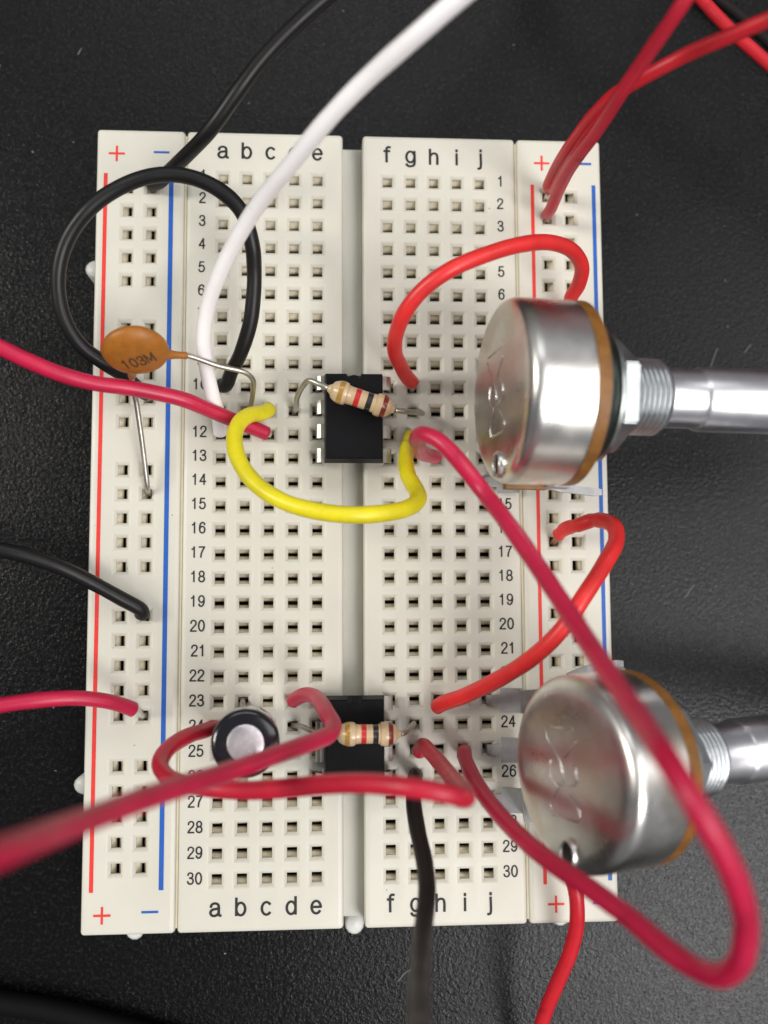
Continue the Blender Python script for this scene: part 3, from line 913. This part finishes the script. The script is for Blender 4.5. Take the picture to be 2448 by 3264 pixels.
def potentiometer(label, B, tilt, yaw, holes, roll=0.0):
    t, y = math.radians(tilt), math.radians(yaw)
    u = Vector((math.cos(t) * math.cos(y), math.cos(t) * math.sin(y), -math.sin(t)))
    v = Vector((0, 0, 1)).cross(u).normalized()
    w = u.cross(v)
    B = Vector(B)
    o = empty('potentiometer', label, 'potentiometer', (B.x, B.y, TOP))
    def pt(s, a, b):
        return B + u * s + v * a + w * b
    can = put('can', lathe('can', B, u, [(0.0, 0.02), (-0.02, 3.0), (0.0, 6.4), (0.03, 7.1), (0.14, 7.6), (0.36, 7.95), (0.75, 8.15), (1.3, 8.2), (5.1, 8.2), (5.35, 8.24), (5.7, 8.24), (5.7, 7.6)], 96, (False, False)), M['steel'], o)
    for s_ in LOGO:
        path = [pt(-0.02, a, b) for a, b in s_]
        put('stamped_mark', tube('stamped_mark', path, 0.07, 8), M['stamped'], can)
    # curled stop notch punched in the rim of the can
    V, F = [], []
    n = 28
    for s_, k_ in ((0.5, 1.0), (-0.28, 1.0), (-0.36, 0.94), (-0.34, 0.84), (-0.24, 0.80), (0.9, 0.78)):
        for k in range(n):
            a = 2 * math.pi * k / n
            V.append(pt(s_, -6.55 + 1.22 * k_ * math.cos(a), -0.25 + 1.0 * k_ * math.sin(a)))
    for i in range(5):
        for k in range(n):
            k2 = (k + 1) % n
            F.append((i * n + k, i * n + k2, i * n + n + k2, i * n + n + k))
    put('stop_notch', mesh('stop_notch', V, F), M['steel'], can)
    put('notch_shade_disc', mesh('notch_shade_disc', [pt(-0.10, -6.55 + 0.98 * math.cos(2 * math.pi * k / n), -0.25 + 0.8 * math.sin(2 * math.pi * k / n)) for k in range(n)], [tuple(range(n))]), M['notch_shade'], can, smooth=False)  # flat dark disc across the notch paints the shade inside it
    # phenolic wafer
    put('wafer', lathe('wafer', B, u, [(5.66, 7.4), (5.70, 8.12), (5.78, 8.24), (6.85, 8.24), (6.95, 8.12), (6.95, 2.5)], 96, (False, False)), M['phenolic'], o)
    # front plate with two folded tabs
    fp = put('front_plate', lathe('front_plate', B, u, [(6.95, 7.35), (7.45, 7.3), (7.55, 7.2), (7.55, 5.0), (8.75, 4.8), (8.75, 5.9), (8.85, 6.05), (9.2, 6.05), (9.35, 5.85), (9.38, 2.5)], 72, (False, False)), M['plate'], o)
    for sg in (-1, 1):
        path = [pt(7.5, sg * 7.1, -1.5), pt(7.35, sg * 8.0, -1.5), pt(7.0, sg * 8.26, -1.5), pt(5.4, sg * 8.22, -1.5), pt(4.8, sg * 8.18, -1.5)]
        put('folded_tab', ribbon('folded_tab', path, [1.6, 1.6, 1.6, 1.6, 1.2], 0.22, w), M['lug'], fp, smooth=False)
    # hex nut on a washer
    V, F = [], []
    prof = [(9.5, 4.6), (9.8, 5.2), (11.2, 5.2), (11.6, 4.5)]
    for s, r in prof:
        for k in range(6):
            for j in (0,):
                a = math.radians(60 * k + roll)
                V.append(pt(s, r * math.cos(a), r * math.sin(a)))
    for i in range(3):
        for k in range(6):
            k2 = (k + 1) % 6
            F.append((i * 6 + k, i * 6 + k2, i * 6 + 6 + k2, i * 6 + 6 + k))
    F += [tuple(reversed(range(6))), tuple(range(18, 24))]
    me = mesh('hex_nut', V, F)
    bm = bmesh.new()
    bm.from_mesh(me)
    bmesh.ops.bevel(bm, geom=bm.edges[:], offset=0.12 * MM, segments=2, affect='EDGES')
    bm.to_mesh(me)
    bm.free()
    put('hex_nut', me, M['zinc'], o, smooth=False)
    # threaded bushing
    prof = [(8.8, 3.3)]
    s = 9.0
    while s < 15.0:
        prof += [(s, 3.36), (s + 0.2, 3.52), (s + 0.3, 3.52), (s + 0.5, 3.36)]
        s += 0.5
    prof += [(15.2, 3.2), (15.4, 3.05), (15.4, 2.0)]
    put('threaded_bushing', lathe('threaded_bushing', B, u, prof, 56, (False, False)), M['zinc'], o)
    sh = [(14.5, 2.76), (18.8, 2.76), (19.0, 2.86), (19.3, 3.0), (44.0, 3.0), (44.4, 2.7)]
    put('shaft', lathe('shaft', B, u, sh, 64), M['shaft'], o)
    # terminal board under the can with end brackets
    bc = pt(5.4, -2.9, -8.1)
    tbm = put('terminal_board', box_mesh('terminal_board', bc, (u, v, w), (2.2, 4.9, 0.5), 0.1), M['phenolic'], o)
    for sg in (-1, 1):
        path = [pt(7.0, sg * 6.9, -8.75), pt(8.2, sg * 7.2, -8.75), pt(9.2, sg * 7.5, -8.7), pt(12.6, sg * 7.9, -8.3), pt(13.4, sg * 7.9, -8.3)]
        put('locating_lug', ribbon('locating_lug', path, [0.8, 0.9, 0.8, 0.8, 0.6], 0.35, v), M['lug'], o, smooth=False)
    # three terminals bent back and down into the board
    for (hx, hy), off in zip(holes, (5.0, 0.0, -5.0)):
        a = pt(5.6, off, -8.6)
        knee = pt(1.6, off, -8.75)
        tip = Vector((hx, hy, TOP))
        flat = Vector((hx + 3.4, hy, TOP + 1.35))
        neck = Vector((hx + 1.25, hy, TOP + 0.75))
        path = [a, knee, knee.lerp(flat, 0.6), flat, neck, neck + Vector((-0.05, 0, -0.02)), Vector((hx + 0.45, hy, TOP + 0.5)), Vector((hx + 0.05, hy, TOP + 0.15)), Vector((hx, hy, TOP - 2.0))]
        put('terminal', ribbon('terminal', path, [2.1, 2.1, 2.3, 2.5, 2.5, 1.2, 1.1, 0.9, 0.8], 0.3, (0, 1, 0)), M['lug'], o, smooth=False)
    return o
potentiometer('silver potentiometer with brown wafer and shaft, level with rows 7 to 14', (12.4, 9.9, 26), 8.5, 0.0,
              [hole('j', 10), hole('j', 12), hole('j', 14)], roll=8)
potentiometer('silver potentiometer with three flat terminals in column j at rows 23 to 27', (17.4, -23.0, 28), 23.0, 1.0,
              [hole('j', 23), hole('j', 25), hole('j', 27)], roll=25)

# ------------------------------------------------------------------ wear: lint on the table, specks and scratches
M['lint'] = mat('pale_lint', (0.30, 0.29, 0.28), 0.8)
M['speck'] = mat('dark_specks', (0.10, 0.08, 0.05), 0.8)
def specks(name, n, box, z, size, material, parent):
    V, F = [], []
    x0, x1, y0, y1 = box
    while len(F) < n * 4:
        x, y = random.uniform(x0, x1), random.uniform(y0, y1)
        if parent is tb and abs(x) < 29 and abs(y) < 44:
            continue
        r = size * random.uniform(0.4, 1.0) ** 2
        a0, st = random.uniform(0, 6.28), random.uniform(0.6, 2.4)
        b0 = len(V)
        for k in range(4):
            a = a0 + k * math.pi / 2
            q = r * (st if k % 2 == 0 else 1 / st)
            V.append((x + q * math.cos(a), y + q * math.sin(a), z))
        V.append((x, y, z + r * 0.5))
        F += [(b0 + k, b0 + (k + 1) % 4, b0 + 4) for k in range(4)]
    o = put(name, mesh(name, V, F), material, parent)
    o['kind'] = 'stuff'
specks('lint', 170, (-60, 80, -75, 75), 0.004, 0.11, M['lint'], tb)
for blk, bx in ((block_l, (-17, -1.6, -41, 41)), (block_r, (1.6, 17, -41, 41)), (rail_l, (-26.8, -18.6, -41, 41)), (rail_r, (18.6, 26.8, -41, 41))):
    specks('dirt_specks', 7, bx, TOP + 0.004, 0.085, M['speck'], blk)
for pts in ([(42.65, 18.26, 0.02), (43.15, 19.61, 0.02), (43.71, 20.96, 0.02)], [(42.75, 17.98, 0.02), (43.73, 18.38, 0.02)], [(46.97, 20.44, 0.02), (47.81, 21.46, 0.02)],
            [(-32.00, 55.21, 0.02), (-31.59, 56.02, 0.02)], [(5.07, -50.65, 0.02), (6.00, -49.69, 0.02), (7.13, -49.33, 0.02)], [(38.80, -8.60, 0.02), (39.95, -7.10, 0.02)]):
    put('scratch', tube('scratch', spline(pts, 0.2), 0.035, 6), M['lint'], tb)
